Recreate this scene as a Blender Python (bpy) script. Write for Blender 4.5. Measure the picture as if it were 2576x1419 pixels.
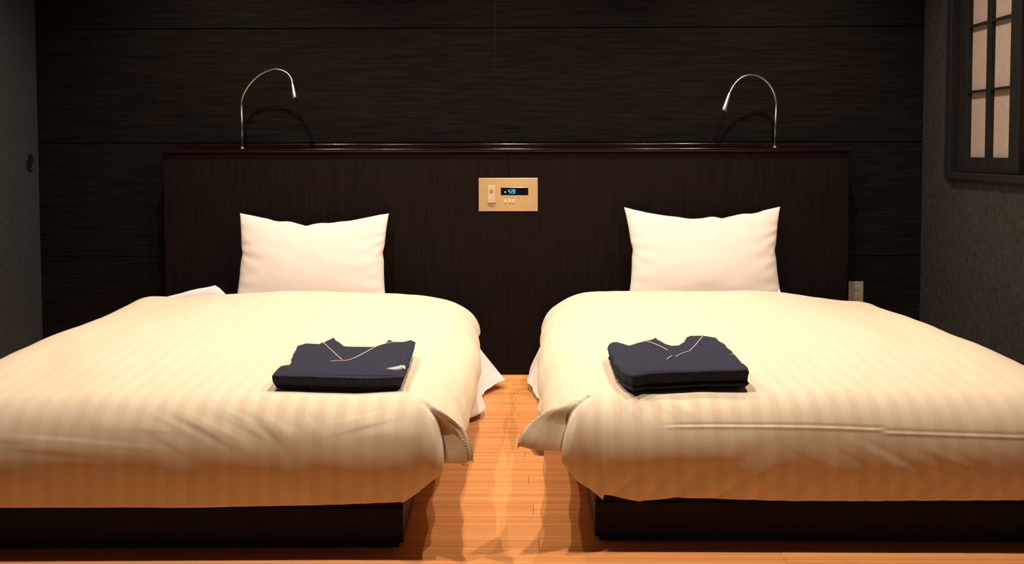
import bpy, bmesh, math, random
import numpy as np
from mathutils import Matrix, Vector, noise as mnoise
from mathutils.geometry import tessellate_polygon

for o in list(bpy.data.objects):
    bpy.data.objects.remove(o, do_unlink=True)
SC = bpy.context.scene
COL = SC.collection
rnd = random.Random(7)

# ------------------------------------------------------------------ camera
cam_d = bpy.data.cameras.new('camera')
cam = bpy.data.objects.new('camera', cam_d)
COL.objects.link(cam)
cam_d.sensor_width = 36.0
cam_d.lens = 36.0 * 2700.0 / 2576.0
cam_d.shift_y = -(709.5 - 513.0) / 2576.0
cam_d.clip_start = 0.05
YAW = math.atan((1325 - 1288) / 2700.0)
cam.matrix_world = (Matrix.Translation((0, 0, 1.02)) @ Matrix.Rotation(YAW, 4, 'Z')
                    @ Matrix.Rotation(math.pi / 2 - 0.05, 4, 'X') @ Matrix.Rotation(-0.002, 4, 'Z'))
SC.camera = cam

# ------------------------------------------------------------------ world, lights, exposure
SC.view_settings.view_transform = 'Standard'
SC.view_settings.look = 'None'
SC.view_settings.gamma = 1.0
SC.view_settings.use_curve_mapping = False
SC.view_settings.exposure = 0.0
w = bpy.data.worlds.new('World')
SC.world = w
w.use_nodes = True
w.node_tree.nodes['Background'].inputs[0].default_value = (1.0, 0.80, 0.62, 1)
w.node_tree.nodes['Background'].inputs[1].default_value = 0.06

LIGHT_COL = (1.0, 0.83, 0.66)


def downlight(x, y, watts, size=140, z=2.40, tilt=0.0):
    ld = bpy.data.lights.new('downlight', 'SPOT')
    ld.energy = watts
    ld.color = LIGHT_COL
    ld.spot_size = math.radians(size)
    ld.spot_blend = 0.75
    ld.shadow_soft_size = 0.022
    lo = bpy.data.objects.new('downlight', ld)
    lo.location = (x, y, z)
    lo.rotation_euler = (tilt, 0, 0)
    COL.objects.link(lo)
    return lo


for x, p in ((-1.28, 80), (-0.12, 66), (1.09, 80)):      # row above the pillows
    downlight(x, 4.22, p, 124)
for x, p in ((-1.0, 88), (-0.05, 86), (0.95, 88)):        # row above the foot ends
    downlight(x, 3.24, p)


# ------------------------------------------------------------------ materials
def mat(name, col, rough=0.6, metal=0.0, spec=0.5, coat=0.0):
    m = bpy.data.materials.new(name)
    m.use_nodes = True
    b = m.node_tree.nodes['Principled BSDF']
    b.inputs['Base Color'].default_value = (*col, 1)
    b.inputs['Roughness'].default_value = rough
    b.inputs['Metallic'].default_value = metal
    b.inputs['Specular IOR Level'].default_value = spec
    b.inputs['Coat Weight'].default_value = coat
    return m


def nodes(m):
    return m.node_tree.nodes, m.node_tree.links, m.node_tree.nodes['Principled BSDF']


def noise_mix(m, c1, c2, scale=(1, 1, 1), nscale=20, detail=4, bump=0.0, coords='Object', lo=0.35, hi=0.65, bdist=0.002):
    N, L, B = nodes(m)
    tc = N.new('ShaderNodeTexCoord')
    mp = N.new('ShaderNodeMapping')
    mp.inputs['Scale'].default_value = scale
    L.new(tc.outputs[coords], mp.inputs['Vector'])
    nz = N.new('ShaderNodeTexNoise')
    nz.inputs['Scale'].default_value = nscale
    nz.inputs['Detail'].default_value = detail
    L.new(mp.outputs[0], nz.inputs['Vector'])
    rp = N.new('ShaderNodeValToRGB')
    rp.color_ramp.elements[0].position = lo
    rp.color_ramp.elements[1].position = hi
    rp.color_ramp.elements[0].color = (*c1, 1)
    rp.color_ramp.elements[1].color = (*c2, 1)
    L.new(nz.outputs['Fac'], rp.inputs[0])
    L.new(rp.outputs[0], B.inputs['Base Color'])
    if bump:
        bp = N.new('ShaderNodeBump')
        bp.inputs['Strength'].default_value = bump
        bp.inputs['Distance'].default_value = bdist
        L.new(nz.outputs['Fac'], bp.inputs['Height'])
        L.new(bp.outputs[0], B.inputs['Normal'])
    return m


M_wallwood = noise_mix(mat('stained_wood', (0.012, 0.010, 0.007), 0.75, spec=0.06),
                       (0.0046, 0.0037, 0.0026), (0.0100, 0.0081, 0.0057), (1.2, 1.2, 22), 5, 6, bump=0.35)
M_headboard = noise_mix(mat('headboard_wood', (0.014, 0.008, 0.006), 0.6, spec=0.08),
                        (0.0062, 0.0032, 0.0025), (0.0095, 0.0050, 0.0039), (18, 1, 1.2), 5, 6, bump=0.08)
M_cap = mat('cap_wood', (0.010, 0.0032, 0.0028), 0.16, spec=0.5)
M_frame = noise_mix(mat('bed_frame_wood', (0.010, 0.007, 0.005), 0.5, spec=0.15),
                    (0.006, 0.0045, 0.0038), (0.0095, 0.0072, 0.006), (1.5, 1, 20), 5, 5, bump=0.1)
M_plaster = noise_mix(mat('grey_plaster', (0.05, 0.046, 0.04), 0.9, spec=0.1),
                      (0.023, 0.022, 0.020), (0.036, 0.034, 0.031), (1, 1, 1), 45, 8, bump=0.4)
M_door = noise_mix(mat('door_paper', (0.06, 0.06, 0.055), 0.85, spec=0.1),
                   (0.032, 0.034, 0.034), (0.042, 0.044, 0.044), (1, 1, 1), 60, 6, bump=0.2)
M_darktrim = noise_mix(mat('window_wood', (0.014, 0.012, 0.009), 0.6, spec=0.3),
                       (0.006, 0.005, 0.004), (0.011, 0.009, 0.007), (6, 6, 1), 12, 5, bump=0.1)
M_paper = noise_mix(mat('shoji_paper', (0.8, 0.7, 0.6), 0.95, spec=0.0),
                    (0.30, 0.235, 0.20), (0.345, 0.27, 0.23), (1, 1, 1), 80, 6)
M_ceil = noise_mix(mat('ceiling_paint', (0.10, 0.085, 0.07), 0.9, spec=0.1),
                   (0.09, 0.078, 0.065), (0.11, 0.095, 0.08), (1, 1, 1), 30, 4)
M_white = noise_mix(mat('white_cotton', (0.80, 0.72, 0.68), 0.9, spec=0.1),
                    (0.78, 0.68, 0.63), (0.80, 0.70, 0.65), (1, 1, 1), 120, 3, bump=0.05, bdist=0.0005)
M_sheet = noise_mix(mat('white_sheet', (0.82, 0.76, 0.74), 0.9, spec=0.1),
                    (0.80, 0.73, 0.71), (0.86, 0.79, 0.77), (1, 1, 1), 120, 3, bump=0.05, bdist=0.0005)
M_brass = noise_mix(mat('brushed_brass', (0.75, 0.52, 0.26), 0.32, metal=0.8),
                    (0.62, 0.42, 0.21), (0.68, 0.47, 0.24), (1, 1, 60), 20, 3, bump=0.05, bdist=0.0003)
_N, _L, _B = nodes(M_brass)
_B.inputs['Anisotropic'].default_value = 0.85
_B.inputs['Anisotropic Rotation'].default_value = 0.25
_B.inputs['Roughness'].default_value = 0.34
_tg = _N.new('ShaderNodeTangent')
_tg.direction_type = 'RADIAL'
_tg.axis = 'Z'
_L.new(_tg.outputs[0], _B.inputs['Tangent'])
M_black = mat('display_glass', (0.004, 0.004, 0.006), 0.12)
M_steel = noise_mix(mat('satin_steel', (0.55, 0.52, 0.48), 0.30, metal=1.0),
                    (0.50, 0.47, 0.43), (0.60, 0.57, 0.52), (1, 1, 1), 200, 2)
M_pole = noise_mix(mat('pole_steel', (0.22, 0.22, 0.22), 0.35, metal=1.0),
                   (0.20, 0.20, 0.20), (0.25, 0.25, 0.25), (1, 1, 1), 200, 2)
M_handset = mat('handset_plastic', (0.60, 0.42, 0.27), 0.5)
M_knob_shadow = mat('mauve_button_and_shadow', (0.36, 0.20, 0.16), 0.5)  # round button, and the modelled shadow below the handset
M_button = mat('pale_button', (0.82, 0.56, 0.38), 0.45)
M_mark = mat('panel_print', (0.30, 0.18, 0.07), 0.6)
M_outlet = noise_mix(mat('outlet_plastic', (0.42, 0.35, 0.28), 0.5), (0.40, 0.33, 0.26), (0.44, 0.37, 0.30), (1, 1, 1), 90, 2)
M_slot = mat('dark_slot', (0.02, 0.018, 0.015), 0.6)
M_piping = mat('cream_piping', (0.82, 0.66, 0.60), 0.8)
M_pull = mat('dark_pull', (0.006, 0.006, 0.006), 0.5)

M_glow = mat('display_digits', (0.05, 0.3, 0.6), 0.5)
_N, _L, _B = nodes(M_glow)
_B.inputs['Emission Color'].default_value = (0.08, 0.55, 1.0, 1)
_B.inputs['Emission Strength'].default_value = 0.85
M_glow2 = mat('display_dot', (0.3, 0.5, 0.6), 0.5)
_N, _L, _B = nodes(M_glow2)
_B.inputs['Emission Color'].default_value = (0.55, 0.8, 1.0, 1)
_B.inputs['Emission Strength'].default_value = 0.7


def make_navy():
    m = mat('navy_weave', (0.02, 0.022, 0.035), 0.95, spec=0.08)
    N, L, B = nodes(m)
    tc = N.new('ShaderNodeTexCoord')
    outs = []
    for sc in ((1400, 120, 60), (120, 1400, 60)):
        mp = N.new('ShaderNodeMapping')
        mp.inputs['Scale'].default_value = sc
        L.new(tc.outputs['Object'], mp.inputs['Vector'])
        nz = N.new('ShaderNodeTexNoise')
        nz.inputs['Scale'].default_value = 0.8
        nz.inputs['Detail'].default_value = 2
        L.new(mp.outputs[0], nz.inputs['Vector'])
        outs.append(nz.outputs['Fac'])
    ad = N.new('ShaderNodeMath')
    ad.operation = 'ADD'
    L.new(outs[0], ad.inputs[0])
    L.new(outs[1], ad.inputs[1])
    hf = N.new('ShaderNodeMath')
    hf.operation = 'MULTIPLY'
    hf.inputs[1].default_value = 0.5
    L.new(ad.outputs[0], hf.inputs[0])
    rp = N.new('ShaderNodeValToRGB')
    rp.color_ramp.elements[0].position = 0.32
    rp.color_ramp.elements[1].position = 0.68
    rp.color_ramp.elements[0].color = (0.013, 0.015, 0.029, 1)
    rp.color_ramp.elements[1].color = (0.052, 0.053, 0.084, 1)
    L.new(hf.outputs[0], rp.inputs[0])
    L.new(rp.outputs[0], B.inputs['Base Color'])
    bp = N.new('ShaderNodeBump')
    bp.inputs['Strength'].default_value = 0.3
    bp.inputs['Distance'].default_value = 0.0008
    L.new(hf.outputs[0], bp.inputs['Height'])
    L.new(bp.outputs[0], B.inputs['Normal'])
    return m


M_navy = make_navy()


def make_duvet_mat():
    m = mat('striped_satin', (0.8, 0.72, 0.5), 0.75, spec=0.25)
    N, L, B = nodes(m)
    uv = N.new('ShaderNodeUVMap')
    uv.uv_map = 'UVMap'
    sx = N.new('ShaderNodeSeparateXYZ')
    L.new(uv.outputs[0], sx.inputs[0])
    fr = N.new('ShaderNodeMath')
    fr.operation = 'PINGPONG'
    fr.inputs[1].default_value = 0.026
    L.new(sx.outputs['X'], fr.inputs[0])
    rp = N.new('ShaderNodeMapRange')
    rp.inputs['From Min'].default_value = 0.011
    rp.inputs['From Max'].default_value = 0.015
    L.new(fr.outputs[0], rp.inputs['Value'])
    mx = N.new('ShaderNodeMix')
    mx.data_type = 'RGBA'
    L.new(rp.outputs[0], mx.inputs[0])
    mx.inputs[6].default_value = (0.80, 0.655, 0.482, 1)
    mx.inputs[7].default_value = (0.83, 0.710, 0.530, 1)
    L.new(mx.outputs[2], B.inputs['Base Color'])
    rr = N.new('ShaderNodeMapRange')
    rr.inputs['To Min'].default_value = 0.85
    rr.inputs['To Max'].default_value = 0.6
    L.new(rp.outputs[0], rr.inputs['Value'])
    L.new(rr.outputs[0], B.inputs['Roughness'])
    B.inputs['Sheen Weight'].default_value = 0.1
    return m


M_duvet = make_duvet_mat()


def make_bamboo():
    m = mat('bamboo_floor', (0.7, 0.35, 0.13), 0.38, spec=0.45)
    N, L, B = nodes(m)
    tc = N.new('ShaderNodeTexCoord')
    oi = N.new('ShaderNodeObjectInfo')
    sx = N.new('ShaderNodeSeparateXYZ')
    L.new(tc.outputs['Object'], sx.inputs[0])
    # narrow bamboo strips running along the plank (X), 15 mm wide
    sn = N.new('ShaderNodeMath')
    sn.operation = 'SNAP'
    sn.inputs[1].default_value = 0.015
    L.new(sx.outputs['Y'], sn.inputs[0])
    cb = N.new('ShaderNodeCombineXYZ')
    L.new(sn.outputs[0], cb.inputs['X'])
    L.new(oi.outputs['Random'], cb.inputs['Y'])
    wn = N.new('ShaderNodeTexWhiteNoise')
    wn.noise_dimensions = '3D'
    L.new(cb.outputs[0], wn.inputs['Vector'])
    ad = N.new('ShaderNodeVectorMath')
    ad.operation = 'ADD'
    L.new(tc.outputs['Object'], ad.inputs[0])
    L.new(wn.outputs['Color'], ad.inputs[1])
    mp = N.new('ShaderNodeMapping')
    mp.inputs['Scale'].default_value = (2.2, 160, 1)
    L.new(ad.outputs[0], mp.inputs['Vector'])
    nz = N.new('ShaderNodeTexNoise')
    nz.inputs['Scale'].default_value = 1.6
    nz.inputs['Detail'].default_value = 5
    L.new(mp.outputs[0], nz.inputs['Vector'])
    # knuckles of the bamboo: short darker marks
    mp2 = N.new('ShaderNodeMapping')
    mp2.inputs['Scale'].default_value = (9, 60, 1)
    L.new(ad.outputs[0], mp2.inputs['Vector'])
    vz = N.new('ShaderNodeTexVoronoi')
    vz.inputs['Scale'].default_value = 0.5
    L.new(mp2.outputs[0], vz.inputs['Vector'])
    kr = N.new('ShaderNodeMapRange')
    kr.inputs['From Min'].default_value = 0.03
    kr.inputs['From Max'].default_value = 0.16
    kr.inputs['To Min'].default_value = 0.72
    kr.inputs['To Max'].default_value = 1.0
    L.new(vz.outputs['Distance'], kr.inputs['Value'])
    mixf = N.new('ShaderNodeMix')
    mixf.data_type = 'FLOAT'
    mixf.inputs[0].default_value = 0.42
    L.new(nz.outputs['Fac'], mixf.inputs[2])
    L.new(wn.outputs['Value'], mixf.inputs[3])
    rp = N.new('ShaderNodeValToRGB')
    rp.color_ramp.elements[0].position = 0.20
    rp.color_ramp.elements[1].position = 0.80
    rp.color_ramp.elements[0].color = (0.76, 0.275, 0.075, 1)
    rp.color_ramp.elements[1].color = (0.95, 0.46, 0.17, 1)
    L.new(mixf.outputs[0], rp.inputs[0])
    ml = N.new('ShaderNodeMix')
    ml.data_type = 'RGBA'
    ml.blend_type = 'MULTIPLY'
    ml.inputs[0].default_value = 1.0
    L.new(rp.outputs[0], ml.inputs[6])
    L.new(kr.outputs[0], ml.inputs[7])
    L.new(ml.outputs[2], B.inputs['Base Color'])
    return m


M_bamboo = make_bamboo()


# ------------------------------------------------------------------ helpers
def link(name, me, parent=None, m=None, smooth=False, loc=None):
    o = bpy.data.objects.new(name, me)
    COL.objects.link(o)
    if m is not None and not me.materials:
        me.materials.append(m)
    if smooth:
        me.polygons.foreach_set('use_smooth', [True] * len(me.polygons))
    if parent is not None:
        o.parent = parent
    if loc is not None:
        o.location = loc
    return o


def tag(o, label=None, cat=None, group=None, kind=None):
    if label: o['label'] = label
    if cat: o['category'] = cat
    if group: o['group'] = group
    if kind: o['kind'] = kind
    return o


def empty(name, loc=(0, 0, 0), rz=0.0):
    o = bpy.data.objects.new(name, None)
    o.empty_display_size = 0.05
    o.location = loc
    o.rotation_euler = (0, 0, rz)
    COL.objects.link(o)
    return o


def bm_box(bm, x0, x1, y0, y1, z0, z1, bevel=0.0, seg=2):
    r = bmesh.ops.create_cube(bm, size=1.0)
    for v in r['verts']:
        v.co = Vector((x0 + (v.co.x + .5) * (x1 - x0), y0 + (v.co.y + .5) * (y1 - y0), z0 + (v.co.z + .5) * (z1 - z0)))
    if bevel:
        es = list({e for v in r['verts'] for e in v.link_edges})
        bmesh.ops.bevel(bm, geom=es, offset=bevel, segments=seg, affect='EDGES', profile=0.5, clamp_overlap=True)


def me_from(bm, name):
    me = bpy.data.meshes.new(name)
    bm.normal_update()
    bm.to_mesh(me)
    bm.free()
    return me


def box(name, dims, m, parent=None, bevel=0.0, seg=2, smooth=False):
    bm = bmesh.new()
    bm_box(bm, *dims, bevel=bevel, seg=seg)
    return link(name, me_from(bm, name), parent, m, smooth)


def tube_mesh(name, pts, radii, n=12, cap=True):
    """swept tube along pts (Vectors) with per-point radius"""
    pts = [Vector(p) for p in pts]
    if not isinstance(radii, (list, tuple)):
        radii = [radii] * len(pts)
    vs, fs = [], []
    up = None
    for i, p in enumerate(pts):
        t = (pts[min(i + 1, len(pts) - 1)] - pts[max(i - 1, 0)]).normalized()
        if up is None:
            a = Vector((0, 1, 0)) if abs(t.y) < 0.9 else Vector((1, 0, 0))
            up = (a - t * a.dot(t)).normalized()
        else:
            up = (up - t * up.dot(t)).normalized()
        s = t.cross(up)
        for k in range(n):
            a = 2 * math.pi * k / n
            vs.append(p + (up * math.cos(a) + s * math.sin(a)) * radii[i])
    for i in range(len(pts) - 1):
        for k in range(n):
            k2 = (k + 1) % n
            fs.append((i * n + k, i * n + k2, (i + 1) * n + k2, (i + 1) * n + k))
    if cap:
        fs.append(tuple(range(n - 1, -1, -1)))
        b = (len(pts) - 1) * n
        fs.append(tuple(b + k for k in range(n)))
    me = bpy.data.meshes.new(name)
    me.from_pydata([tuple(v) for v in vs], [], fs)
    me.update()
    return me


def lathe_mesh(name, prof, n=24):
    """prof: list of (r, z) about the Z axis"""
    vs, fs = [], []
    for r, z in prof:
        for k in range(n):
            a = 2 * math.pi * k / n
            vs.append((r * math.cos(a), r * math.sin(a), z))
    for i in range(len(prof) - 1):
        for k in range(n):
            k2 = (k + 1) % n
            fs.append((i * n + k, i * n + k2, (i + 1) * n + k2, (i + 1) * n + k))
    fs.append(tuple(range(n - 1, -1, -1)))
    b = (len(prof) - 1) * n
    fs.append(tuple(b + k for k in range(n)))
    me = bpy.data.meshes.new(name)
    me.from_pydata(vs, [], fs)
    me.update()
    return me


def catmull(pts, n=8):
    pts = [Vector(p) for p in pts]
    P = [pts[0] * 2 - pts[1]] + pts + [pts[-1] * 2 - pts[-2]]
    out = []
    for i in range(1, len(P) - 2):
        for k in range(n):
            t = k / n
            a, b, c, d = P[i - 1], P[i], P[i + 1], P[i + 2]
            out.append(0.5 * ((2 * b) + (c - a) * t + (2 * a - 5 * b + 4 * c - d) * t * t + (3 * b - a - 3 * c + d) * t ** 3))
    out.append(pts[-1])
    return out


def vnoise(x, y, seed=0):
    """smooth 2-D value noise on numpy arrays, range about -1..1"""
    xi, yi = np.floor(x).astype(int), np.floor(y).astype(int)
    fx, fy = x - xi, y - yi
    fx = fx * fx * fx * (fx * (fx * 6 - 15) + 10)
    fy = fy * fy * fy * (fy * (fy * 6 - 15) + 10)

    def h(a, b):
        n = (a * 374761393 + b * 668265263 + seed * 974634777) & 0x7fffffff
        n = ((n ^ (n >> 13)) * 1274126177) & 0x7fffffff
        n = n ^ (n >> 16)
        return (n % 65536) / 32768.0 - 1.0
    return ((h(xi, yi) * (1 - fx) + h(xi + 1, yi) * fx) * (1 - fy)
            + (h(xi, yi + 1) * (1 - fx) + h(xi + 1, yi + 1) * fx) * fy)


def ss(a, b, x):
    t = np.clip((x - a) / (b - a), 0, 1)
    return t * t * (3 - 2 * t)


def grid_mesh(name, P, flip=False, uv=None):
    """P: (nu, nv, 3) array"""
    nu, nv = P.shape[:2]
    idx = np.arange(nu * nv).reshape(nu, nv)
    q = np.stack([idx[:-1, :-1], idx[1:, :-1], idx[1:, 1:], idx[:-1, 1:]], -1).reshape(-1, 4)
    if flip:
        q = q[:, ::-1]
    me = bpy.data.meshes.new(name)
    me.from_pydata(P.reshape(-1, 3).tolist(), [], q.tolist())
    if uv is not None:
        ul = me.uv_layers.new(name='UVMap')
        li = np.zeros(len(me.loops), dtype=int)
        me.loops.foreach_get('vertex_index', li)
        ul.data.foreach_set('uv', uv.reshape(-1, 2)[li].ravel())
    me.update()
    return me


def grid_normals(P):
    du = np.gradient(P, axis=0)
    dv = np.gradient(P, axis=1)
    n = np.cross(du, dv)
    return n / (np.linalg.norm(n, axis=2, keepdims=True) + 1e-9)


# ------------------------------------------------------------------ the room
XL, XR, YW, YF, ZC = -2.263, 1.815, 4.954, -0.6, 2.45

floor_o = box('floor', (XL - 0.15, XR + 0.15, YF, YW + 0.15, -0.06, -0.014), M_slot)
tag(floor_o, kind='structure')
# bamboo planks laid across the room, parallel to the headboard
PW = 0.0905
plank_me = {}
ny = int((YW - YF) / PW) + 1
for r in range(ny):
    y1 = YW - r * PW
    y0 = max(y1 - PW + 0.0008, YF)
    if y1 < 1.6:
        break
    off = (0.37 + 0.611 * r) % 1.82
    xs = [XL]
    x = XL + off
    while x < XR - 0.15:
        if x > XL + 0.15:
            xs.append(x)
        x += 1.82
    xs.append(XR)
    for a, b in zip(xs[:-1], xs[1:]):
        key = (round(b - a, 3), round(y1 - y0, 3))
        if key not in plank_me:
            bm = bmesh.new()
            bm_box(bm, 0.0004, b - a - 0.0004, 0, y1 - y0, -0.014, 0, bevel=0.0008, seg=1)
            plank_me[key] = me_from(bm, 'plank')
            plank_me[key].materials.append(M_bamboo)
        po = bpy.data.objects.new('plank', plank_me[key])
        COL.objects.link(po)
        po.parent = floor_o
        po.location = (a, y0, 0)
# the floor nearer the camera than the frame: joined planks
bm = bmesh.new()
yy = y1
while yy > YF + 0.02:
    a = max(yy - PW, YF)
    bm_box(bm, XL, XR, a + 0.0008, yy, -0.014, 0)
    yy -= PW
near = link('near_planks', me_from(bm, 'near_planks'), floor_o, M_bamboo)
near['kind'] = 'stuff'

tag(box('ceiling', (XL - 0.15, XR + 0.15, YF, YW + 0.15, ZC, ZC + 0.08), M_ceil), kind='structure')

# back wall with its large horizontal panels
wall_back = tag(box('wall_back', (XL - 0.15, XR + 0.15, YW + 0.016, YW + 0.15, 0, ZC), M_slot), kind='structure')
zs = [0.004, 0.530, 1.0555, 1.5805, 2.1055, ZC]
xs = [XL, -0.145, XR]
for i in range(len(zs) - 1):
    for j in range(2):
        g = 0.0022
        p = box('wall_panel', (xs[j] + (g * .4 if j else 0), xs[j + 1] - (g * .4 if not j else 0), YW, YW + 0.016,
                               zs[i] + g, zs[i + 1] - g), M_wallwood, wall_back, bevel=0.0012, seg=1)

# left wall with a sliding door
wall_left = tag(box('wall_left', (XL - 0.15, XL - 0.012, YF, YW, 0, ZC), M_plaster), kind='structure')
box('wall_lining', (XL - 0.012, XL, YF, 2.9, 0, ZC), M_plaster, wall_left)
box('lintel', (XL - 0.012, XL + 0.008, 2.9, YW, 2.02, 2.10), M_darktrim, wall_left, bevel=0.003)
box('wall_above_door', (XL - 0.012, XL, 2.9, YW, 2.10, ZC), M_plaster, wall_left)
door = tag(box('door_1', (XL - 0.010, XL, 2.92, YW - 0.002, 0.004, 2.018), M_door, bevel=0.002), kind='structure')
pl = lathe_mesh('door_pull', [(0.0405, 0.0), (0.0405, 0.003), (0.037, 0.0045), (0.034, 0.003), (0.033, 0.0005), (0.01, 0.0002)], 28)
po = link('door_pull', pl, door, M_pull, smooth=True)
po.rotation_euler = (0, math.pi / 2, 0)
po.location = (XL, 4.862, 0.966)
po['label'] = 'round dark flush door pull'

# right wall with the window opening
wy0, wy1, wz0, wz1 = 2.90, 4.665, 0.895, 2.06
bm = bmesh.new()
bm_box(bm, XR, XR + 0.15, YF, wy0, 0, ZC)
bm_box(bm, XR, XR + 0.15, wy1, YW, 0, ZC)
bm_box(bm, XR, XR + 0.15, wy0, wy1, 0, wz0)
bm_box(bm, XR, XR + 0.15, wy0, wy1, wz1, ZC)
wall_right = tag(link('wall_right', me_from(bm, 'wall_right'), None, M_plaster), kind='structure')

win = tag(empty('window_1', (XR, (wy0 + wy1) / 2, wz0)), kind='structure')


def wbox(name, dims, m, parent=None, **k):
    o = box(name, dims, m, None, **k)
    if parent is not None:
        o.parent = parent
        o.matrix_parent_inverse = parent.matrix_world.inverted()
    return o


bpy.context.view_layer.update()
# casing (outer frame) set in the opening
wbox('window_jamb', (XR - 0.012, XR + 0.10, wy1 - 0.055, wy1, wz0, wz1), M_darktrim, win, bevel=0.003)
wbox('window_jamb', (XR - 0.012, XR + 0.10, wy0, wy0 + 0.06, wz0, wz1), M_darktrim, win, bevel=0.003)
wbox('window_head', (XR - 0.012, XR + 0.10, wy0 + 0.06, wy1 - 0.055, wz1 - 0.05, wz1), M_darktrim, win, bevel=0.003)
wbox('window_sill', (XR - 0.022, XR + 0.10, wy0 + 0.06, wy1 - 0.055, wz0, wz0 + 0.028), M_darktrim, win, bevel=0.003)
wbox('wall_behind_window', (XR + 0.12, XR + 0.15, wy0, wy1, wz0, wz1), M_plaster, win)


def sash(y_far, y_near, xo, name='sash'):
    """paper sash: stiles, rails, centre mullion, thin muntins, eight paper panes"""
    st, rb = 0.085, 0.062
    s = wbox(name, (xo, xo + 0.028, y_far - st, y_far, wz0 + 0.030, wz1 - 0.052), M_darktrim, win, bevel=0.002)
    s.name = 'sash'
    zb = wz0 + 0.030 + rb
    zt = wz1 - 0.052 - 0.05
    def sub(nm, dims, m, **k):
        o = box(nm, dims, m, None, **k)
        o.parent = s
        o.matrix_parent_inverse = s.matrix_world.inverted()
        return o
    bpy.context.view_layer.update()
    sub('stile', (xo, xo + 0.028, y_near, y_near + st, wz0 + 0.030, wz1 - 0.052), M_darktrim, bevel=0.002)
    sub('rail', (xo + .001, xo + 0.027, y_near + st, y_far - st, wz0 + 0.030, zb), M_darktrim, bevel=0.002)
    sub('rail', (xo + .001, xo + 0.027, y_near + st, y_far - st, zt, wz1 - 0.052), M_darktrim, bevel=0.002)
    ym = (y_near + y_far) / 2
    sub('mullion', (xo + .002, xo + 0.020, ym - 0.019, ym + 0.019, zb, zt), M_darktrim, bevel=0.0015)
    rows = [zb, 1.257, 1.528, 1.799, zt]
    for a, b in ((y_near + st, ym - 0.019), (ym + 0.019, y_far - st)):
        for z in rows[1:-1]:
            sub('muntin', (xo + .003, xo + 0.019, a, b, z - 0.0045, z + 0.0045), M_darktrim)
        for z0, z1 in zip(rows[:-1], rows[1:]):
            sub('pane', (xo + 0.0205, xo + 0.022, a - .003, b + .003, z0, z1), M_paper)
    return s


sash(4.600, 4.035, XR + 0.020)
sash(4.110, 3.545, XR + 0.056)
sash(3.620, 3.055, XR + 0.020)

# ------------------------------------------------------------------ headboard
HB = 4.834
hb = tag(empty('headboard', (-0.10, HB + 0.06, 0)),
         'long dark brown wooden headboard with a glossy ledge behind both beds', 'headboard')


def ch(name, dims, m, parent, **k):
    """world-space box made a child of a parent"""
    o = box(name, dims, m, None, **k)
    bpy.context.view_layer.update()
    o.parent = parent
    o.matrix_parent_inverse = parent.matrix_world.inverted()
    return o


bpy.context.view_layer.update()
ch('headboard_panel', (-1.644, -0.0815, HB, YW - 0.001, 0.001, 1.012), M_headboard, hb, bevel=0.0006)
ch('headboard_panel', (-0.0805, 1.446, HB, YW - 0.001, 0.001, 1.012), M_headboard, hb, bevel=0.0006)
lg = ch('ledge', (-1.646, 1.448, HB - 0.016, YW - 0.001, 1.012, 1.0285), M_cap, hb, bevel=0.005, seg=4, smooth=True)
lg['label'] = 'glossy reddish brown ledge board along the headboard top'
ch('ledge_upstand', (-1.610, 1.400, YW - 0.020, YW - 0.001, 1.028, 1.052), M_cap, hb, bevel=0.006, seg=4, smooth=True)


# ------------------------------------------------------------------ reading lamps
def lamp(label, base, neck, head_end, pole_top, grp='reading lamps'):
    t = tag(empty('reading_lamp', base), label, 'lamp', grp)
    B = Vector(base)
    rel = lambda p: Vector(p) - B
    link('lamp_base', lathe_mesh('lamp_base', [(0.012, 0), (0.012, 0.003), (0.009, 0.006), (0.0065, 0.008)], 20), t, M_steel, True)
    link('pole', tube_mesh('pole', [(0, 0, 0.004), rel(pole_top)], 0.0060, 14), t, M_pole, True)
    pts = catmull([rel(p) for p in neck], 10)
    # bellows of the flexible neck: fine alternating radius
    fine = []
    for a, b in zip(pts[:-1], pts[1:]):
        for k in range(3):
            fine.append(a.lerp(b, k / 3))
    fine.append(pts[-1])
    rad = [0.0047 + 0.0005 * (i % 2) for i in range(len(fine))]
    link('gooseneck', tube_mesh('gooseneck', fine, rad, 12), t, M_steel, True)
    a, b = rel(neck[-1]), rel(head_end)
    hp = [a.lerp(b, k) for k in (-0.06, 0.0, 0.06, 0.35, 0.7, 0.96, 1.0, 1.0)]
    hr = [0.0050, 0.0062, 0.0072, 0.0095, 0.0122, 0.0142, 0.0138, 0.0118]
    h = link('lamp_head', tube_mesh('lamp_head', hp, hr, 20), t, M_steel, True)
    d = (b - a).normalized()
    link('lens', tube_mesh('lens', [b - d * 0.003, b + d * 0.0012], 0.0112, 16), h, M_slot)
    return t


lamp('chrome gooseneck reading lamp on the ledge above the left bed, head curving right',
     (-1.297, 4.885, 1.0288),
     [(-1.297, 4.885, 1.215), (-1.296, 4.884, 1.250), (-1.279, 4.880, 1.290), (-1.245, 4.872, 1.333), (-1.195, 4.858, 1.369),
      (-1.135, 4.842, 1.386), (-1.082, 4.828, 1.372), (-1.055, 4.815, 1.345), (-1.047, 4.805, 1.318)],
     (-1.036, 4.797, 1.255), (-1.297, 4.885, 1.225))
lamp('chrome gooseneck reading lamp on the ledge above the right bed, head curving left',
     (1.124, 4.885, 1.0288),
     [(1.128, 4.885, 1.215), (1.127, 4.884, 1.240), (1.116, 4.880, 1.279), (1.090, 4.870, 1.317), (1.055, 4.858, 1.343),
      (1.010, 4.842, 1.354), (0.965, 4.828, 1.344), (0.927, 4.812, 1.313), (0.902, 4.800, 1.272)],
     (0.876, 4.790, 1.193), (1.128, 4.885, 1.225))

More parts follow.
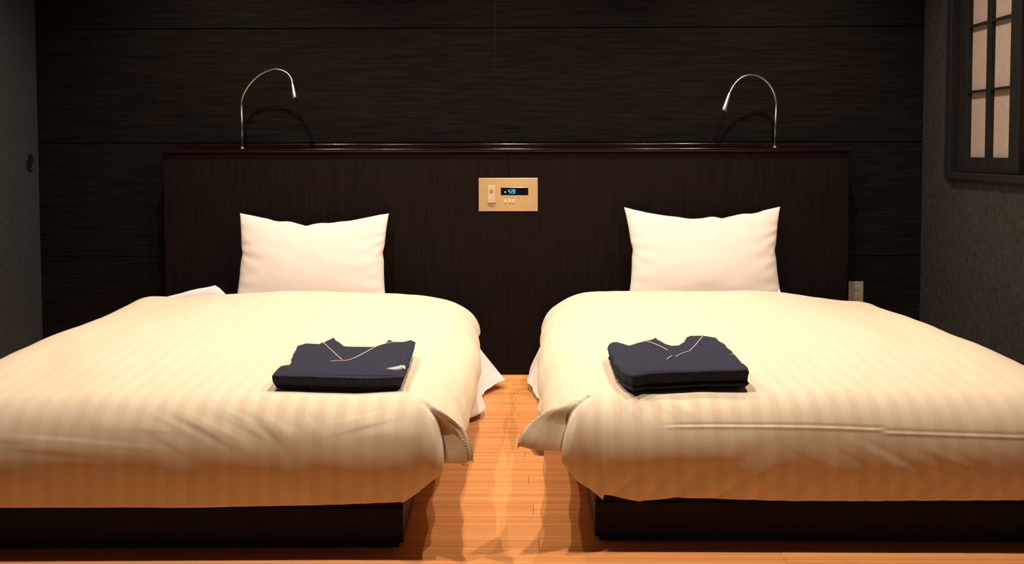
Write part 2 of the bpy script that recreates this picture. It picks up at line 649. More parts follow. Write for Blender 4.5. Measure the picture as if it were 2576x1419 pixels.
# ------------------------------------------------------------------ brass control panel
cp = tag(empty('control_panel', (-0.083, HB, 0.82)),
         'brass control panel with a digital clock set in the headboard between the beds', 'control panel')
bpy.context.view_layer.update()
plate = ch('faceplate', (-0.2165, 0.050, HB - 0.004, HB - 0.0002, 0.745, 0.895), M_brass, cp, bevel=0.0012)
yf = HB - 0.004
CX = lambda px: -0.2165 + (px - 1204) * 0.2665 / 149.0
CZ = lambda py: 0.895 - (py - 448) * 0.150 / 84.0
dsp = ch('display', (CX(1260), CX(1329), yf - 0.0015, yf + 0.0005, CZ(491), CZ(472)), M_black, cp, bevel=0.0006)


def prism_xz(name, polys, y0, y1, m, parent):
    bm = bmesh.new()
    for poly in polys:
        f = [bm.verts.new((x, y0, z)) for x, z in poly]
        b = [bm.verts.new((x, y1, z)) for x, z in poly]
        n = len(poly)
        bm.faces.new(f)
        bm.faces.new(b[::-1])
        for i in range(n):
            bm.faces.new((f[i], b[i], b[(i + 1) % n], f[(i + 1) % n]))
    bmesh.ops.recalc_face_normals(bm, faces=bm.faces[:])
    o = link(name, me_from(bm, name), None, m)
    o.parent = parent
    bpy.context.view_layer.update()
    o.matrix_parent_inverse = parent.matrix_world.inverted()
    return o


SEG = {'4': 'bcfg', '2': 'abdeg', '8': 'abcdefg'}


def seven(ch_, x, z, w_, h_, t=0.0022):
    P = []
    R = lambda a, b, c, d: [(x + a, z + b), (x + c, z + b), (x + c, z + d), (x + a, z + d)]
    for s in SEG[ch_]:
        if s == 'a': P.append(R(t * .3, h_ - t, w_ - t * .3, h_))
        if s == 'd': P.append(R(t * .3, 0, w_ - t * .3, t))
        if s == 'g': P.append(R(t * .3, h_ / 2 - t / 2, w_ - t * .3, h_ / 2 + t / 2))
        if s == 'b': P.append(R(w_ - t, h_ / 2 + t * .6, w_, h_ - t * .2))
        if s == 'c': P.append(R(w_ - t, t * .2, w_, h_ / 2 - t * .6))
        if s == 'f': P.append(R(0, h_ / 2 + t * .6, t, h_ - t * .2))
        if s == 'e': P.append(R(0, t * .2, t, h_ / 2 - t * .6))
    return P


zc = CZ(487)
digs = []
digs += seven('4', CX(1278), zc, 0.0092, 0.0185)
digs += seven('2', CX(1285.2), zc, 0.0092, 0.0185)
digs += seven('8', CX(1291.2), zc, 0.0092, 0.0185)
digs += [[(CX(1283.9), zc + a), (CX(1283.9) + .0016, zc + a), (CX(1283.9) + .0016, zc + a + .002), (CX(1283.9), zc + a + .002)] for a in (.0045, .0115)]
dg = prism_xz('clock_digits', digs, yf - 0.0019, yf - 0.0013, M_glow, dsp)
dg['label'] = 'blue glowing time 4:28'
disc = lambda cx, cz, r, rz=None, n=14: [(cx + r * math.cos(2 * math.pi * k / n), cz + (rz or r) * math.sin(2 * math.pi * k / n)) for k in range(n)]
prism_xz('indicator_dot', [disc(CX(1271.2), CZ(483.5), 0.0034)], yf - 0.0019, yf - 0.0013, M_glow2, dsp)
hs = ch('handset', (CX(1227), CX(1246.5), yf - 0.006, yf + 0.0005, CZ(511), CZ(467)), M_handset, cp, bevel=0.002)
hs['label'] = 'slim pale upright handset with a round button'
prism_xz('round_button', [disc(CX(1236), CZ(481), 0.0095)], yf - 0.0075, yf - 0.005, M_knob_shadow, hs)
prism_xz('slot', [[(CX(1231), CZ(494)), (CX(1231), CZ(503)), (CX(1242), CZ(503)), (CX(1242), CZ(494))]], yf - 0.0068, yf - 0.005, M_handset, hs)
prism_xz('handset_shadow', [[(CX(1228), CZ(512)), (CX(1228), CZ(516)), (CX(1241), CZ(520.5)), (CX(1245), CZ(512))]], yf - 0.003, yf, M_knob_shadow, hs)  # dark shadow triangle below the handset, modelled as a solid piece
for px in (1271, 1282, 1291.5):
    prism_xz('button', [disc(CX(px), CZ(505.5), 0.0055 if px < 1275 else 0.0062, 0.0095)], yf - 0.0028, yf, M_button, cp)
for px in (1271, 1282, 1291.5):
    prism_xz('printed_mark', [disc(CX(px), CZ(513), 0.0028, n=8)], yf - 0.0003, yf + 0.0002, M_mark, cp)
for px, wd in ((1270, .011), (1282, .006), (1291, .007), (1306, .005)):
    x_ = CX(px)
    if px == 1306:
        poly = [(x_ - .0045, CZ(498.5)), (x_ - .0045, CZ(497.3)), (x_ + .003, CZ(497.3)), (x_ + .003, CZ(498.5)), (x_ + .001, CZ(498.5)), (x_ + .001, CZ(503)), (x_ - .001, CZ(503)), (x_ - .001, CZ(498.5))]
    else:
        poly = [(x_ - wd / 2, CZ(498.5)), (x_ + wd / 2, CZ(498.5)), (x_ + wd / 2, CZ(497.3)), (x_ - wd / 2, CZ(497.3))]
    prism_xz('printed_mark', [poly], yf - 0.0003, yf + 0.0002, M_mark, cp)

# ------------------------------------------------------------------ wall outlet
ot = tag(empty('wall_outlet', (1.519, YW, 0.354)), 'pale rectangular wall outlet just right of the headboard', 'outlet')
bpy.context.view_layer.update()
ch('cover_plate', (1.485, 1.553, YW - 0.007, YW, 0.293, 0.412), M_outlet, ot, bevel=0.002)
sk = ch('socket', (1.500, 1.538, YW - 0.009, YW - 0.006, 0.318, 0.392), M_outlet, ot, bevel=0.001)
for x in (1.5125, 1.5245):
    for z in (0.372, 0.331):
        prism_xz('slot', [[(x - .0014, z - .0045), (x + .0014, z - .0045), (x + .0014, z + .0045), (x - .0014, z + .0045)]],
                 YW - 0.0095, YW - 0.0088, M_slot, sk)


# ------------------------------------------------------------------ beds
FH = 0.120       # frame height
HWF = 0.61       # frame half width on the aisle side
HWO = 0.66       # and on the outer side


def bed(label, loc, rz, sx):
    t = tag(empty('platform_bed', loc, rz), label, 'bed', 'platform beds')
    L = 2.06
    x0, x1 = sorted((-sx * HWO, sx * HWF))
    box('plinth', (x0 + 0.012, x1 - 0.012, 0.012, L, 0.0, 0.016), M_slot, t)
    box('foot_rail', (x0, x1, 0, 0.030, 0.013, FH - 0.014), M_frame, t, bevel=0.0025)
    for s in (-1, 1):
        a, b = (x0, x0 + 0.028) if s < 0 else (x1 - 0.028, x1)
        box('side_rail', (a, b, 0.031, L, 0.013, FH - 0.014), M_frame, t, bevel=0.0025)
    box('deck', (x0 + 0.001, x1 - 0.001, 0.002, L, FH - 0.0125, FH), M_frame, t, bevel=0.003)
    mt = box('mattress', (x0 + 0.035, x1 - 0.035, 0.075, 2.03, FH + 0.001, 0.300), M_sheet, t, bevel=0.045, seg=4, smooth=True)
    return t


def ztop(y):
    return 0.362 + 0.060 * ss(0.2, 1.75, y)


def duvet(label, loc, rz, sx, seed, hemtab, extra):
    """cloth grid (s across, t along); inner side is +x before the mirror sx"""
    XP, YP, XO = 0.47, 0.145, 0.58
    Hs, Hf, LC = 0.38, 0.335, 1.74
    ns_top, ns_side, nt_top, nt_foot = 120, 90, 150, 140
    s = np.concatenate([np.linspace(-XO - Hs, -XO, ns_side, endpoint=False), np.linspace(-XO, XP, ns_top, endpoint=False),
                        np.linspace(XP, XP + Hs, ns_side + 1)])
    t = np.concatenate([np.linspace(YP - Hf, YP, nt_foot, endpoint=False), np.linspace(YP, LC, nt_top + 1)])
    S, T = np.meshgrid(s, t, indexing='ij')
    # the top stays flat closer to the edge near the foot corner
    XE = XP + extra['xe'] * (1 - ss(.15, .95, T))
    dx = np.where(S > 0, np.maximum(S - XE, 0) / (XP + Hs - XE), np.maximum(-XO - S, 0) / Hs)
    dy = np.maximum(YP - T, 0) / Hf
    q = np.maximum(dx, dy)
    kap = np.where(dx >= dy, 0.5 * dy / np.maximum(dx, 1e-6), 1 - 0.5 * dx / np.maximum(dy, 1e-6))
    sgn = np.sign(S)
    px = np.clip(S, -XO, XE)
    py = np.maximum(T, YP)
    K = np.array([h[0] for h in hemtab])
    corner_in = [np.interp(kap, K, [h[i] for h in hemtab]) for i in (1, 2, 3)]
    # outer corner: plain version of the same
    KO = [0, .3, .5, .7, 1]
    corner_out = [np.interp(kap, KO, v) for v in ([.84, .84, .82, .74, XO], [YP, .02, -.04, -.05, -.045], [.17, .17, .15, .11, .105])]
    hx_in, hy_in, hz_in = corner_in
    hx_o, hy_o, hz_o = corner_out
    inner = sgn > 0
    hx = np.where(inner, hx_in, hx_o)
    hy = np.where(inner, hy_in, hy_o)
    hz = np.where(inner, hz_in, hz_o)
    # pure side region
    side = (dy <= 0) & (dx > 0)
    foot = (dx <= 0) & (dy > 0)
    top = (dx <= 0) & (dy <= 0)
    side_x = hemtab[0][1] + 0.012 * np.sin(T * 5.1 + seed) * ss(.15, .5, T) + extra.get('side_w', 0) * ss(.2, 1.6, T)
    side_z = hemtab[0][3] + (0.255 - hemtab[0][3]) * ss(0.5, 1.7, T)
    hx = np.where(side, np.where(inner, side_x, 0.85 - 0.07 * ss(.6, 1.7, T)), hx)
    hy = np.where(side, T, hy)
    hz = np.where(side, np.where(inner, side_z, 0.17), hz)
    fz = np.interp(S * 1.0, extra['foot_x'], extra['foot_z'])
    hx = np.where(foot, np.abs(S), hx)
    hy = np.where(foot, -0.042, hy)
    hz = np.where(foot, fz, hz)
    zt = ztop(py)
    # crown across the width
    zt = zt + 0.012 * (1 - np.clip(px / XP, -1, 1) ** 2)
    wo = ss(-.05, -.58, S)
    zt = zt + wo * (0.022 - extra['headdrop'] * ss(.5, 1.7, py)) * ss(.0, .5, py)
    phi = np.clip(q, 0, 1) * math.pi / 2
    out = np.sin(phi) ** extra.get('oe', 0.95)
    # foot face tucks back slightly near its hem
    drop = 1 - np.cos(phi)
    fm = 0.22 * np.where(foot, 1.0, np.where(side | top, 0.0, ss(.55, 1.0, kap)))
    drop = drop * (1 - fm) + fm * np.clip(q, 0, 1) ** 1.35
    ax = np.abs(px)
    X = ax + (hx - ax) * out
    Y = py + (hy - py) * out
    Z = zt - (zt - hz) * drop
    X = np.where(top, ax, X)
    Y = np.where(top, py, Y)
    Z = np.where(top, zt, Z)
    footness = np.where(foot, 1.0, np.where(side | top, 0.0, ss(.6, .9, kap)))
    Y = Y + 0.012 * footness * ss(0.45, 1.1, q)
    bow = np.exp(-((kap - .60) / .14) ** 2) * ss(.30, .62, q) * (1 - ss(.62, 1.0, q)) * ((dx > 0) & (dy > 0) & (S > 0))
    X = X + extra['bow'][0] * bow
    Y = Y + extra['bow'][1] * bow
    X = X * np.where(sgn == 0, 1, sgn)
    P = np.stack([X, Y, Z], -1)
    Nn = grid_normals(P)
    # ---- cloth relief
    d = np.zeros_like(S)
    garm = np.exp(-(((S - extra['gx']) / 0.24) ** 2 + ((T - 0.42) / 0.30) ** 2) ** 2)
    soft = (1 - 0.85 * garm) * (1 - 0.55 * ss(0.0, 0.5, dy))
    d += 0.0065 * vnoise(S * 3.1 + 5, T * 2.3, seed) * soft
    d += 0.0032 * vnoise(S * 7 + T * 3, T * 3.6 - S * 2, seed + 1) * soft
    d += 0.0012 * vnoise(S * 17 + T * 5, T * 8, seed + 2) * soft
    side_w = ss(0.1, 0.8, dx) * (T > YP)
    d += side_w * 0.007 * np.sin(T * 21 + 3 * vnoise(S * 4, T * 3, seed + 3) + dx * 2) * (0.5 + 0.5 * vnoise(T * 3, S * 2, seed + 9))
    fw = ss(0.15, 0.6, dy)
    d += fw * 0.0015 * vnoise(S * 9 + T * 6, T * 14, seed + 4)
    # hem pleats on the foot face
    pl_ = ss(0.72, 1.0, dy) * extra['pleat']
    slant = extra['slant']
    ph = (S + slant * (T - YP)) * 44 + 2.5 * vnoise(S * 5, T * 2, seed + 5)
    d += pl_ * (np.abs(np.sin(ph)) ** 0.6 - .5) * (0.55 + 0.45 * vnoise(S * 4, T * 0 + 1, seed + 6))
    # fine diagonal wrinkles
    for (cx, ct, rx, rt, ang, fr, am) in extra['wrinkles']:
        mask = np.exp(-((S - cx) / rx) ** 2 - ((T - ct) / rt) ** 2)
        u = (S - cx) * math.cos(ang) + (T - ct) * math.sin(ang)
        v = -(S - cx) * math.sin(ang) + (T - ct) * math.cos(ang)
        d += am * mask * vnoise(u * 5 + 3, v * fr, seed + 7)
    # long crease across the foot end
    if extra.get('crease'):
        tc = YP - Hf * 0.52 + 0.010 * np.sin((S + .1) * 3.0) + np.where(S * 1.0 < extra['step'], 0.0, 0.007)
        w_ = ss(0.46, 0.36, S)
        d += w_ * (0.0012 * np.exp(-((T - tc) / 0.0045) ** 2) - 0.0012 * np.exp(-((T - tc - 0.008) / 0.0045) ** 2))
        d += -0.0012 * w_ * ss(tc + 0.01, tc - 0.01, T) * ss(-.17, -.06, T)
    d *= 1 - ss(.35, .8, np.minimum(dx, dy) / np.maximum(q, 1e-6)) * ss(.35, .8, q)
    P = P + Nn * d[..., None]
    # corner creases and ridges, horizontal displacement in and out
    cor = (dx > 0) & (S > 0)
    for (k0, k1, q0, wid, am) in extra['creases']:
        kk = np.where(dy > 0, kap, -0.9 * (T - YP) / Hs)
        kc = k0 + (k1 - k0) * ss(q0, 1.0, q)
        a = am * np.exp(-((kk - kc) / wid) ** 2) * ss(q0, min(q0 + 0.22, 1.0), q) * cor
        dirx, diry = 0.80, -0.60
        P[..., 0] += a * dirx
        P[..., 1] += a * diry
    uv = np.stack([S + 2.0, T + 1.0], -1)
    if sx < 0:
        P[..., 0] *= -1
    me = grid_mesh('duvet', P, flip=(sx < 0), uv=uv)
    o = link('duvet', me, None, M_duvet, True)
    o.location = loc
    o.rotation_euler = (0, 0, rz)
    md = o.modifiers.new('thick', 'SOLIDIFY')
    md.thickness = 0.012
    md.offset = -1
    md.use_even_offset = False
    tag(o, label, 'duvet', 'striped duvets')
    return o


def sheet(label, loc, rz, sx, seed, top_bump, hemx, hemx_front, y_front, fold_amp=1.0):
    """white under-blanket: flat over the mattress head, hanging over the inner side almost to the floor"""
    nu_t, nu_s, nv = 70, 60, 120
    v = np.linspace(y_front, 1.965, nv)
    u = np.concatenate([np.linspace(-0.585, 0.56, nu_t, endpoint=False), 0.56 + np.linspace(0, 1, nu_s)])
    U, V = np.meshgrid(u, v, indexing='ij')
    side = np.clip(U - 0.56, 0, 1)
    x = np.minimum(U, 0.56)
    zt = 0.318 + 0.034 * ss(1.4, 1.7, V)
    z = zt.copy()
    f = (V - y_front) / (1.965 - y_front)
    hx = hemx_front + (hemx - hemx_front) * f
    a = side
    # shoulder then a sloping fall
    X = x + np.where(a > 0, (0.13 * np.sin(np.clip(a / 0.3, 0, 1) * math.pi / 2) + (hx - 0.56 - 0.13) * ss(0.15, 1.1, a) / ss(0.15, 1.1, np.array(1.0))), 0)
    zh = 0.016 + 0.028 * np.abs(np.sin(V * 7 + seed)) * 0.8
    Z = z - np.where(a > 0, 0.045 * np.sin(np.clip(a / 0.3, 0, 1) * math.pi / 2) ** 2 + (zt - 0.045 - zh) * ss(0.10, 1.02, a) ** 0.9, 0)
    fold = fold_amp * (0.024 * np.sin(V * 15 + 2.6 * vnoise(V * 4, a * 1.5, seed)) + 0.012 * vnoise(V * 13 + a * 2, a * 1.2, seed + 1))
    X = X + fold * ss(0.25, 1.0, a) - 0.004
    Y = V + 0.010 * vnoise(V * 9, a * 3, seed + 2) * ss(.3, 1, a)
    for (bx, by, w1, w2, h) in top_bump:
        prof = np.where(U < bx, np.clip(1 - (bx - U) / w1, 0, 1), np.clip(1 - (U - bx) / w2, 0, 1))
        prof = prof ** 0.9
        Z = Z + h * prof * np.exp(-((V - by) / 0.030) ** 2) * (a <= 0)
    Z = Z + 0.002 * vnoise(U * 14, V * 14, seed + 5) * (a <= 0)
    P = np.stack([X, Y, Z], -1)
    if sx < 0:
        P[..., 0] *= -1
    me = grid_mesh('under_blanket', P, flip=(sx < 0))
    o = link('under_blanket', me, None, M_sheet, True)
    o.location = loc
    o.rotation_euler = (0, 0, rz)
    md = o.modifiers.new('thick', 'SOLIDIFY')
    md.thickness = 0.004
    md.offset = -1
    tag(o, label, 'sheet', 'white under blankets')
    return o


LB = dict(loc=(-0.928, 2.690, 0), rz=math.radians(1.3), sx=1)
RB = dict(loc=(0.787, 2.752, 0), rz=math.radians(-0.2), sx=-1)
bed('low dark wooden platform bed standing on the left', **LB)
bed('low dark wooden platform bed standing on the right, under the window side', **RB)

# hem stations of the inner foot corner: kappa, x, y, z
HT_L = [(0.0, .765, .145, .178), (.25, .775, .06, .195), (.42, .785, -.01, .225), (.5, .790, -.042, .240), (.56, .768, -.032, .228),
        (.62, .730, -.006, .220), (.66, .722, -.030, .212), (.74, .700, -.038, .195), (.82, .672, -.041, .172), (.9, .645, -.042, .150), (1, .61, -.042, .127)]
HT_R = [(0.0, .755, .145, .185), (.22, .765, .08, .205), (.40, .792, .02, .245), (.5, .812, -.035, .262), (.56, .768, -.030, .250),
        (.62, .712, -.004, .236), (.66, .703, -.030, .222), (.74, .681, -.038, .200), (.82, .657, -.041, .168), (.9, .625, -.042, .148), (1, .59, -.042, .120)]

duvet('cream striped duvet on the left bed', seed=3, hemtab=HT_L,
      extra=dict(gx=0.42, xe=0.14, bow=(0.004, 0.022), headdrop=0.032, foot_x=[-.7, -.3, 0.1, .40, .58, .7], foot_z=[.122, .120, .119, .124, .130, .134],
                 pleat=0.0025, slant=0.2, side_w=0.015,
                 wrinkles=[(.12, .00, .14, .05, -0.5, 70, .0016), (.30, -.01, .10, .04, -0.8, 60, .0018), (-.25, -.04, .25, .03, -0.1, 50, .0014),
                           (.50, .03, .08, .06, 0.3, 50, .0012)],
                 creases=[(.60, .62, .45, .045, -.016), (.40, .38, .62, .060, -.012), (.10, .20, .5, .06, .006)]),
      **LB)
duvet('cream striped duvet on the right bed, creased across its foot end', seed=21, hemtab=HT_R,
      extra=dict(gx=0.36, xe=0.12, bow=(-0.004, 0.018), headdrop=0.055, foot_x=[-.7, -.3, 0.1, .40, .50, .58, .7], foot_z=[.126, .122, .119, .128, .117, .134, .140],
                 pleat=0.0045, slant=0.9, side_w=-0.015, crease=True, step=-0.14,
                 wrinkles=[(-.1, -.10, .4, .05, 0.5, 50, .0010), (.42, .06, .10, .06, 0.8, 40, .002)],
                 creases=[(.59, .62, .45, .036, -.020), (.34, .34, .6, .08, -.005)]),
      **RB)
sheet('white under blanket of the left bed, hanging in folds to the floor', seed=4,
      top_bump=[(-0.335, 1.80, 0.42, 0.09, 0.105)], hemx=0.870, hemx_front=0.745, y_front=1.20, **LB)
sheet('white under blanket of the right bed, hanging at its inner side', seed=11,
      top_bump=[(-0.275, 1.80, 0.03, 0.03, 0.078)], hemx=0.800, hemx_front=0.735, y_front=1.25, fold_amp=0.6, **RB)


# ------------------------------------------------------------------ pillows
def pillow(label, centre, ybot, ztopc, hw_top, hw_bot, seed, side_in, lean):
    """standing pillow: origin at the middle of its bottom edge"""
    nu, nv = 110, 80
    a = np.linspace(-1, 1, nu)
    a = np.sign(a) * (1 - (1 - np.abs(a)) ** 1.35)
    b = np.linspace(-1, 1, nv)
    b = np.sign(b) * (1 - (1 - np.abs(b)) ** 1.35)
    U, V = np.meshgrid(a, b, indexing='ij')
    zbot = 0.356
    h = (ztopc - zbot) / math.cos(lean)
    hwv = hw_bot + (hw_top - hw_bot) * ss(-0.2, 1, V)
    curve = side_in * (1 - np.abs(V) ** 2.2)
    X = U * (hwv - curve * np.abs(U) ** 3)
    X = X - 0.006 * np.exp(-((V - 0.1) / 0.12) ** 2) * (np.abs(U) ** 8) * np.sign(U)
    top_dip = 0.052 * (1 - np.abs(U) ** 1.5) + 0.006 * np.exp(-((U - (-.10 if seed == 1 else .25)) / 0.06) ** 2) - 0.005 * np.exp(-((U - .08) / .10) ** 2) \
        + 0.0035 * vnoise(U * 6, V * 0 + 2, seed + 3)
    bot_dip = 0.012 * (1 - np.abs(U) ** 2)
    H = h / 2 * (1 + V) - top_dip * ss(-0.2, 1, V) ** 1.3 * 1.0 + bot_dip * ss(0.2, -1, V)
    edge = np.clip((1 - U ** 2), 0, 1) * np.clip((1 - V ** 2), 0, 1)
    th = 0.088 * edge ** 0.40 * (1 - 0.18 * V)
    # wrinkles pulled from corners and sides
    wr = np.zeros_like(U)
    for (cu, cv, am, fr) in ((1, .55, .0060, 15), (1, -.7, .0050, 13), (-1, .2, .0050, 14), (-1, -.5, .0040, 12), (1, 0, .0035, 16), (-1, .8, .004, 10)):
        ang = np.arctan2((V - cv) * 1.0, (U - cu * 1.25) * 1.5)
        r = np.sqrt(((U - cu) * 1.5) ** 2 + (V - cv) ** 2)
        wr += 0.6 * am * np.sin(ang * fr + seed) * np.exp(-(r / 0.55) ** 2)
    wr += 0.0025 * vnoise(U * 3, V * 3, seed)
    fade = edge ** 0.25
    sl, cl = math.sin(lean), math.cos(lean)

    def place(dep):
        return np.stack([X, dep * cl + H * sl, H * cl - dep * sl * -1 * 1.0], -1)
    front = place(-(th + wr * fade))
    back = place(th * 0.40 * np.ones_like(wr))
    me = bpy.data.meshes.new('pillow')
    bm = bmesh.new()
    mf = grid_mesh('tmp_f', front)
    mb = grid_mesh('tmp_b', back, flip=True)
    bm.from_mesh(mf)
    bm.from_mesh(mb)
    bmesh.ops.remove_doubles(bm, verts=bm.verts[:], dist=0.0004)
    bm.to_mesh(me)
    bm.free()
    bpy.data.meshes.remove(mf)
    bpy.data.meshes.remove(mb)
    o = link('pillow', me, None, M_white, True)
    o.location = (centre, ybot, zbot)
    tag(o, label, 'pillow', 'white pillows')
    return o


pillow('white pillow standing against the headboard on the left bed', -0.946, 4.665, 0.742, 0.333, 0.330, 1, 0.014, math.radians(14))
pillow('white pillow standing against the headboard on the right bed', 0.778, 4.665, 0.765, 0.346, 0.338, 5, 0.022, math.radians(14))


# ------------------------------------------------------------------ folded pyjamas
def poly_offset(poly, d):
    n = len(poly)
    area = sum(poly[i][0] * poly[(i + 1) % n][1] - poly[(i + 1) % n][0] * poly[i][1] for i in range(n))
    sg = 1 if area > 0 else -1
    out = []
    for i in range(n):
        p0, p1, p2 = Vector(poly[i - 1]), Vector(poly[i]), Vector(poly[(i + 1) % n])
        e1, e2 = (p1 - p0).normalized(), (p2 - p1).normalized()
        nn = Vector((e1.y + e2.y, -e1.x - e2.x))
        if nn.length < 1e-6:
            nn = Vector((e1.y, -e1.x))
        nn.normalize()
        out.append(tuple(p1 + nn * d * sg))
    return out


def surf_fn(loc, rz, sx):
    def f(x, y):
        dx_, dy_ = x - loc[0], y - loc[1]
        lx = (dx_ * math.cos(rz) + dy_ * math.sin(rz)) * sx
        ly = -dx_ * math.sin(rz) + dy_ * math.cos(rz)
        return float(ztop(max(ly, .145))) + 0.012 * (1 - (min(abs(lx), .47) / 0.47) ** 2)
    return f


SURF = [None, 0.0]


def lift(x, y):
    return SURF[0](x, y) - SURF[1]


def densify(poly, step=0.012):
    out = []
    n = len(poly)
    for i in range(n):
        a, b = Vector(poly[i]), Vector(poly[(i + 1) % n])
        k = max(1, int((b - a).length / step))
        for j in range(k):
            out.append(tuple(a.lerp(b, j / k)))
    return out


def slab(name, poly, zprof, parent, org, seed, zsurf=None, m=None):
    """stack of outlines: zprof = [(z, outward offset)], capped; a soft folded cloth block"""
    poly = densify(poly)
    n = len(poly)
    bm = bmesh.new()
    rings = []
    for k, (z, off) in enumerate(zprof):
        pp = poly_offset(poly, off)
        ring = []
        for i, (x, y) in enumerate(pp):
            j = mnoise.noise(Vector((x * 22, y * 22, k * 0.9 + seed))) * 0.0035
            jz = mnoise.noise(Vector((x * 9, y * 9, seed + 5))) * 0.0035
            ring.append(bm.verts.new((x - org[0] + j, y - org[1] + j * .6, z - org[2] + lift(x, y) + (jz if k else 0))))
        rings.append(ring)
    for a, b in zip(rings[:-1], rings[1:]):
        for i in range(n):
            bm.faces.new((a[i], a[(i + 1) % n], b[(i + 1) % n], b[i]))
    for tri in tessellate_polygon([[Vector((p[0], p[1], 0)) for p in poly]]):
        bm.faces.new([rings[-1][i] for i in tri])
        bm.faces.new([rings[0][i] for i in tri][::-1])
    bmesh.ops.recalc_face_normals(bm, faces=bm.faces[:])
    me = me_from(bm, name)
    o = link(name, me, parent, m or M_navy, False)
    for p in me.polygons:
        p.use_smooth = abs(p.normal.z) < 0.9
    return o


def ribbon(name, pts, z, parent, org, r=0.0013, m=None):
    P = catmull([(x - org[0], y - org[1], z + lift(x, y) - org[2]) for x, y in pts], 6)
    return link(name, tube_mesh(name, P, r, 8), parent, m or M_piping, True)


LO = [(-0.695, 2.995), (-0.674, 3.016), (-0.707, 3.276), (-0.689, 3.306), (-0.643, 3.296), (-0.632, 3.318), (-0.615, 3.385), (-0.6, 3.35),
      (-0.566, 3.283), (-0.52, 3.276), (-0.484, 3.283), (-0.449, 3.323), (-0.439, 3.392), (-0.416, 3.357), (-0.392, 3.358), (-0.371, 3.392),
      (-0.353, 3.365), (-0.348, 3.225), (-0.337, 2.924), (-0.336, 2.895), (-0.397, 2.885), (-0.489, 2.872), (-0.6, 2.868), (-0.690, 2.870)]
orgL = (-0.52, 3.10, 0.375)
g1 = tag(empty('folded_pyjamas', orgL),
         'folded navy pyjamas with cream piping and an embroidered emblem, on the left bed', 'pyjamas', 'folded navy pyjamas')
# lower folded layer, and the shirt front lying on top of it
SURF[0] = surf_fn(**LB)
SURF[1] = SURF[0](-0.52, 3.10)
ZL = SURF[1] + 0.0035
low = [(x, y - 0.006) for x, y in LO]
slab('folded_trousers', low, [(ZL + .001, -.020), (ZL + .003, -.014), (ZL + .007, -.012), (ZL + .009, -.016)], g1, orgL, 1)
slab('folded_shirt', LO, [(ZL + .0060, -.014), (ZL + .010, -.009), (ZL + .020, -.004), (ZL + .030, .0005), (ZL + .036, .001), (ZL + .0385, -.003), (ZL + .039, -.010)], g1, orgL, 2)
zt1 = ZL + .0392
vneck_l = [(-0.636, 3.308), (-0.598, 3.224), (-0.568, 3.155), (-0.537, 3.084)]
vneck_r = [(-0.565, 3.052), (-0.549, 3.062), (-0.523, 3.072), (-0.504, 3.113), (-0.485, 3.19), (-0.465, 3.270), (-0.447, 3.305), (-0.418, 3.337)]


def panel_piece(name, poly, z, h, parent, org, edge):
    """lapel: raised along its piped edge, sinking into the shirt front away from it"""
    E = [Vector(p) for p in edge]
    bm = bmesh.new()
    poly = densify(poly, 0.02)
    lo = [bm.verts.new((x - org[0], y - org[1], z - .001 - org[2] + lift(x, y))) for x, y in poly]
    hi = []
    for x, y in poly_offset(poly, -0.0005):
        dmin = min(((Vector((x, y)) - e).length for e in E))
        k = max(0.0, 1 - dmin / 0.05)
        hi.append(bm.verts.new((x - org[0], y - org[1], z + h * k - org[2] + lift(x, y))))
    n = len(poly)
    for i in range(n):
        bm.faces.new((lo[i], lo[(i + 1) % n], hi[(i + 1) % n], hi[i]))
    bmesh.ops.triangulate(bm, faces=[bm.faces.new(hi)])
    bmesh.ops.recalc_face_normals(bm, faces=bm.faces[:])
    return link(name, me_from(bm, name), parent, M_navy)


panel_piece('left_lapel', [(-0.690, 3.290), (-0.645, 3.283)] + vneck_l + [(-0.565, 3.05), (-0.60, 2.90), (-0.678, 2.90), (-0.665, 3.01)], zt1 - .002, .0040, g1, orgL, vneck_l)
panel_piece('right_lapel', vneck_r + [(-0.39, 3.345), (-0.366, 3.345), (-0.362, 3.2), (-0.352, 2.92), (-0.45, 2.905), (-0.56, 2.895)], zt1 - .002, .0055, g1, orgL, vneck_r)
pp = ribbon('collar_piping', vneck_l, zt1 + .0022, g1, orgL)
ribbon('collar_piping', vneck_r, zt1 + .0037, g1, orgL)
LE = [(-0.394, 2.998), (-0.380, 3.006), (-0.371, 3.022), (-0.362, 3.042), (-0.352, 3.036), (-0.347, 2.990), (-0.353, 3.006), (-0.358, 2.985), (-0.368, 2.976), (-0.382, 2.986)]


def emblem(polys, z, parent, org):
    bm = bmesh.new()
    for poly in polys:
        lo = [bm.verts.new((x - org[0], y - org[1], z - org[2] + lift(x, y))) for x, y in poly]
        hi = [bm.verts.new((x - org[0], y - org[1], z + .0012 - org[2] + lift(x, y))) for x, y in poly]
        n = len(poly)
        for i in range(n):
            bm.faces.new((lo[i], lo[(i + 1) % n], hi[(i + 1) % n], hi[i]))
        bmesh.ops.triangulate(bm, faces=[bm.faces.new(hi)])
    bmesh.ops.recalc_face_normals(bm, faces=bm.faces[:])
    o = link('emblem', me_from(bm, 'emblem'), parent, M_piping)
    o['label'] = 'cream embroidered feather shaped emblem'


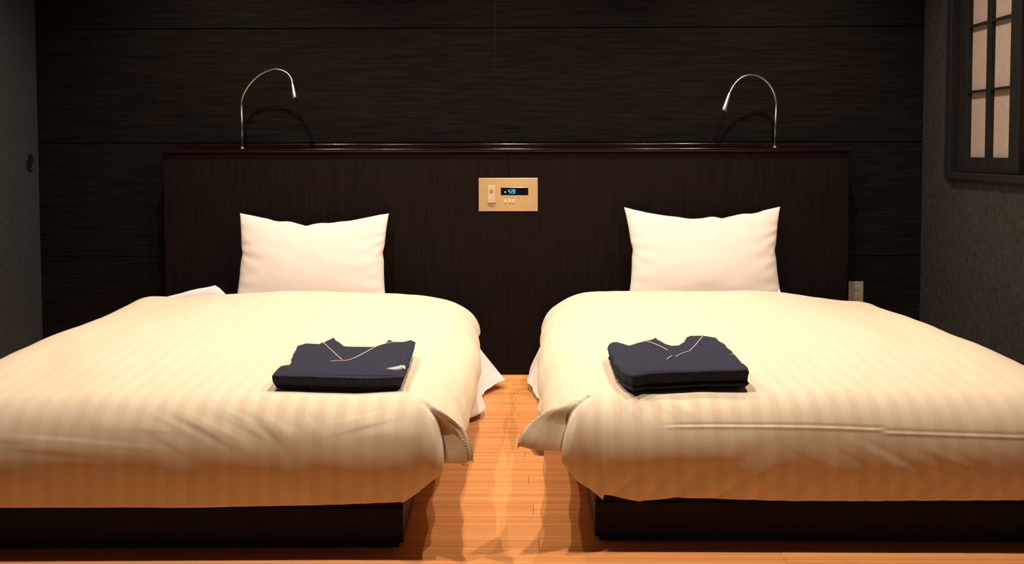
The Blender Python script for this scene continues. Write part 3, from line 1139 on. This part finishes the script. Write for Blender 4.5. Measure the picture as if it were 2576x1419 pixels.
# emblem split into stitched bars along its length so navy shows between them
bars = []
axis = [(-0.394, 2.992, .002), (-0.388, 2.993, .007), (-0.381, 2.995, .012), (-0.374, 2.999, .016), (-0.367, 3.005, .019), (-0.360, 3.012, .021),
        (-0.353, 3.013, .018)]
for i, (x, y, hh) in enumerate(axis):
    bars.append([(x - .0029, y - hh), (x + .0022, y - hh + .002), (x + .0030, y + hh), (x - .0020, y + hh - .002)])
bars.append([(-0.396, 2.990), (-0.372, 2.974), (-0.352, 2.984), (-0.352, 2.990), (-0.372, 2.981)])
bars.append([(-0.352, 3.030), (-0.346, 3.020), (-0.342, 2.985), (-0.346, 2.985), (-0.350, 3.012)])
emblem(bars, zt1 + .0006, g1, orgL)

RO = [(0.248, 3.258), (0.254, 3.300), (0.266, 3.322), (0.285, 3.322), (0.313, 3.265), (0.337, 3.291), (0.36, 3.321), (0.384, 3.332), (0.406, 3.362),
      (0.410, 3.332), (0.427, 3.278), (0.444, 3.243), (0.46, 3.252), (0.487, 3.305), (0.499, 3.353), (0.516, 3.375), (0.552, 3.368), (0.589, 3.340),
      (0.599, 3.246), (0.602, 3.108), (0.606, 3.075), (0.601, 2.985), (0.606, 2.955), (0.600, 2.885), (0.469, 2.893), (0.330, 2.890), (0.285, 2.860),
      (0.262, 2.91), (0.250, 3.02)]
orgR = (0.42, 3.10, 0.375)
g2 = tag(empty('folded_pyjamas', orgR),
         'thicker folded navy pyjamas with broken cream piping, on the right bed', 'pyjamas', 'folded navy pyjamas')
SURF[0] = surf_fn(**RB)
SURF[1] = SURF[0](0.42, 3.10)
ZR = SURF[1] + 0.0050
slab('folded_trousers', [(x + (.002 if x > .42 else -.002), y - .006) for x, y in RO],
     [(ZR + .001, -.016), (ZR + .004, -.006), (ZR + .011, -.003), (ZR + .014, -.008)], g2, orgR, 8)
slab('folded_shirt', RO, [(ZR + .011, -.012), (ZR + .016, -.005), (ZR + .030, -.002), (ZR + .041, .001), (ZR + .046, .000), (ZR + .0485, -.005), (ZR + .049, -.012)], g2, orgR, 9)
zt2 = ZR + .0492
rl = [(0.335, 3.271), (0.362, 3.292), (0.375, 3.287), (0.398, 3.232), (0.418, 3.156)]
rr_ = [(0.549, 3.340), (0.537, 3.305), (0.512, 3.232), (0.477, 3.138)]
panel_piece('left_lapel', [(0.275, 3.28), (0.315, 3.24)] + rl + [(0.398, 3.04), (0.38, 2.92), (0.30, 2.92), (0.27, 3.05)], zt2 - .002, .0055, g2, orgR, rl)
panel_piece('right_lapel', rr_ + [(0.428, 3.072), (0.42, 3.0), (0.42, 2.92), (0.585, 2.91), (0.585, 3.2), (0.575, 3.33)], zt2 - .002, .0040, g2, orgR, rr_ + [(.452, 3.114), (.428, 3.072)])
ribbon('collar_piping', rl, zt2 + .0037, g2, orgR)
ribbon('collar_piping', rr_, zt2 + .0022, g2, orgR)
ribbon('collar_piping', [(0.475, 3.141), (0.452, 3.114), (0.428, 3.072)], zt2 + .0022, g2, orgR)
ribbon('collar_piping', [(0.419, 3.084), (0.408, 3.06), (0.398, 3.037)], zt2 + .0030, g2, orgR)
ribbon('side_piping', [(0.590, 3.098), (0.597, 3.097), (0.604, 3.092)], zt2 - .001, g2, orgR)
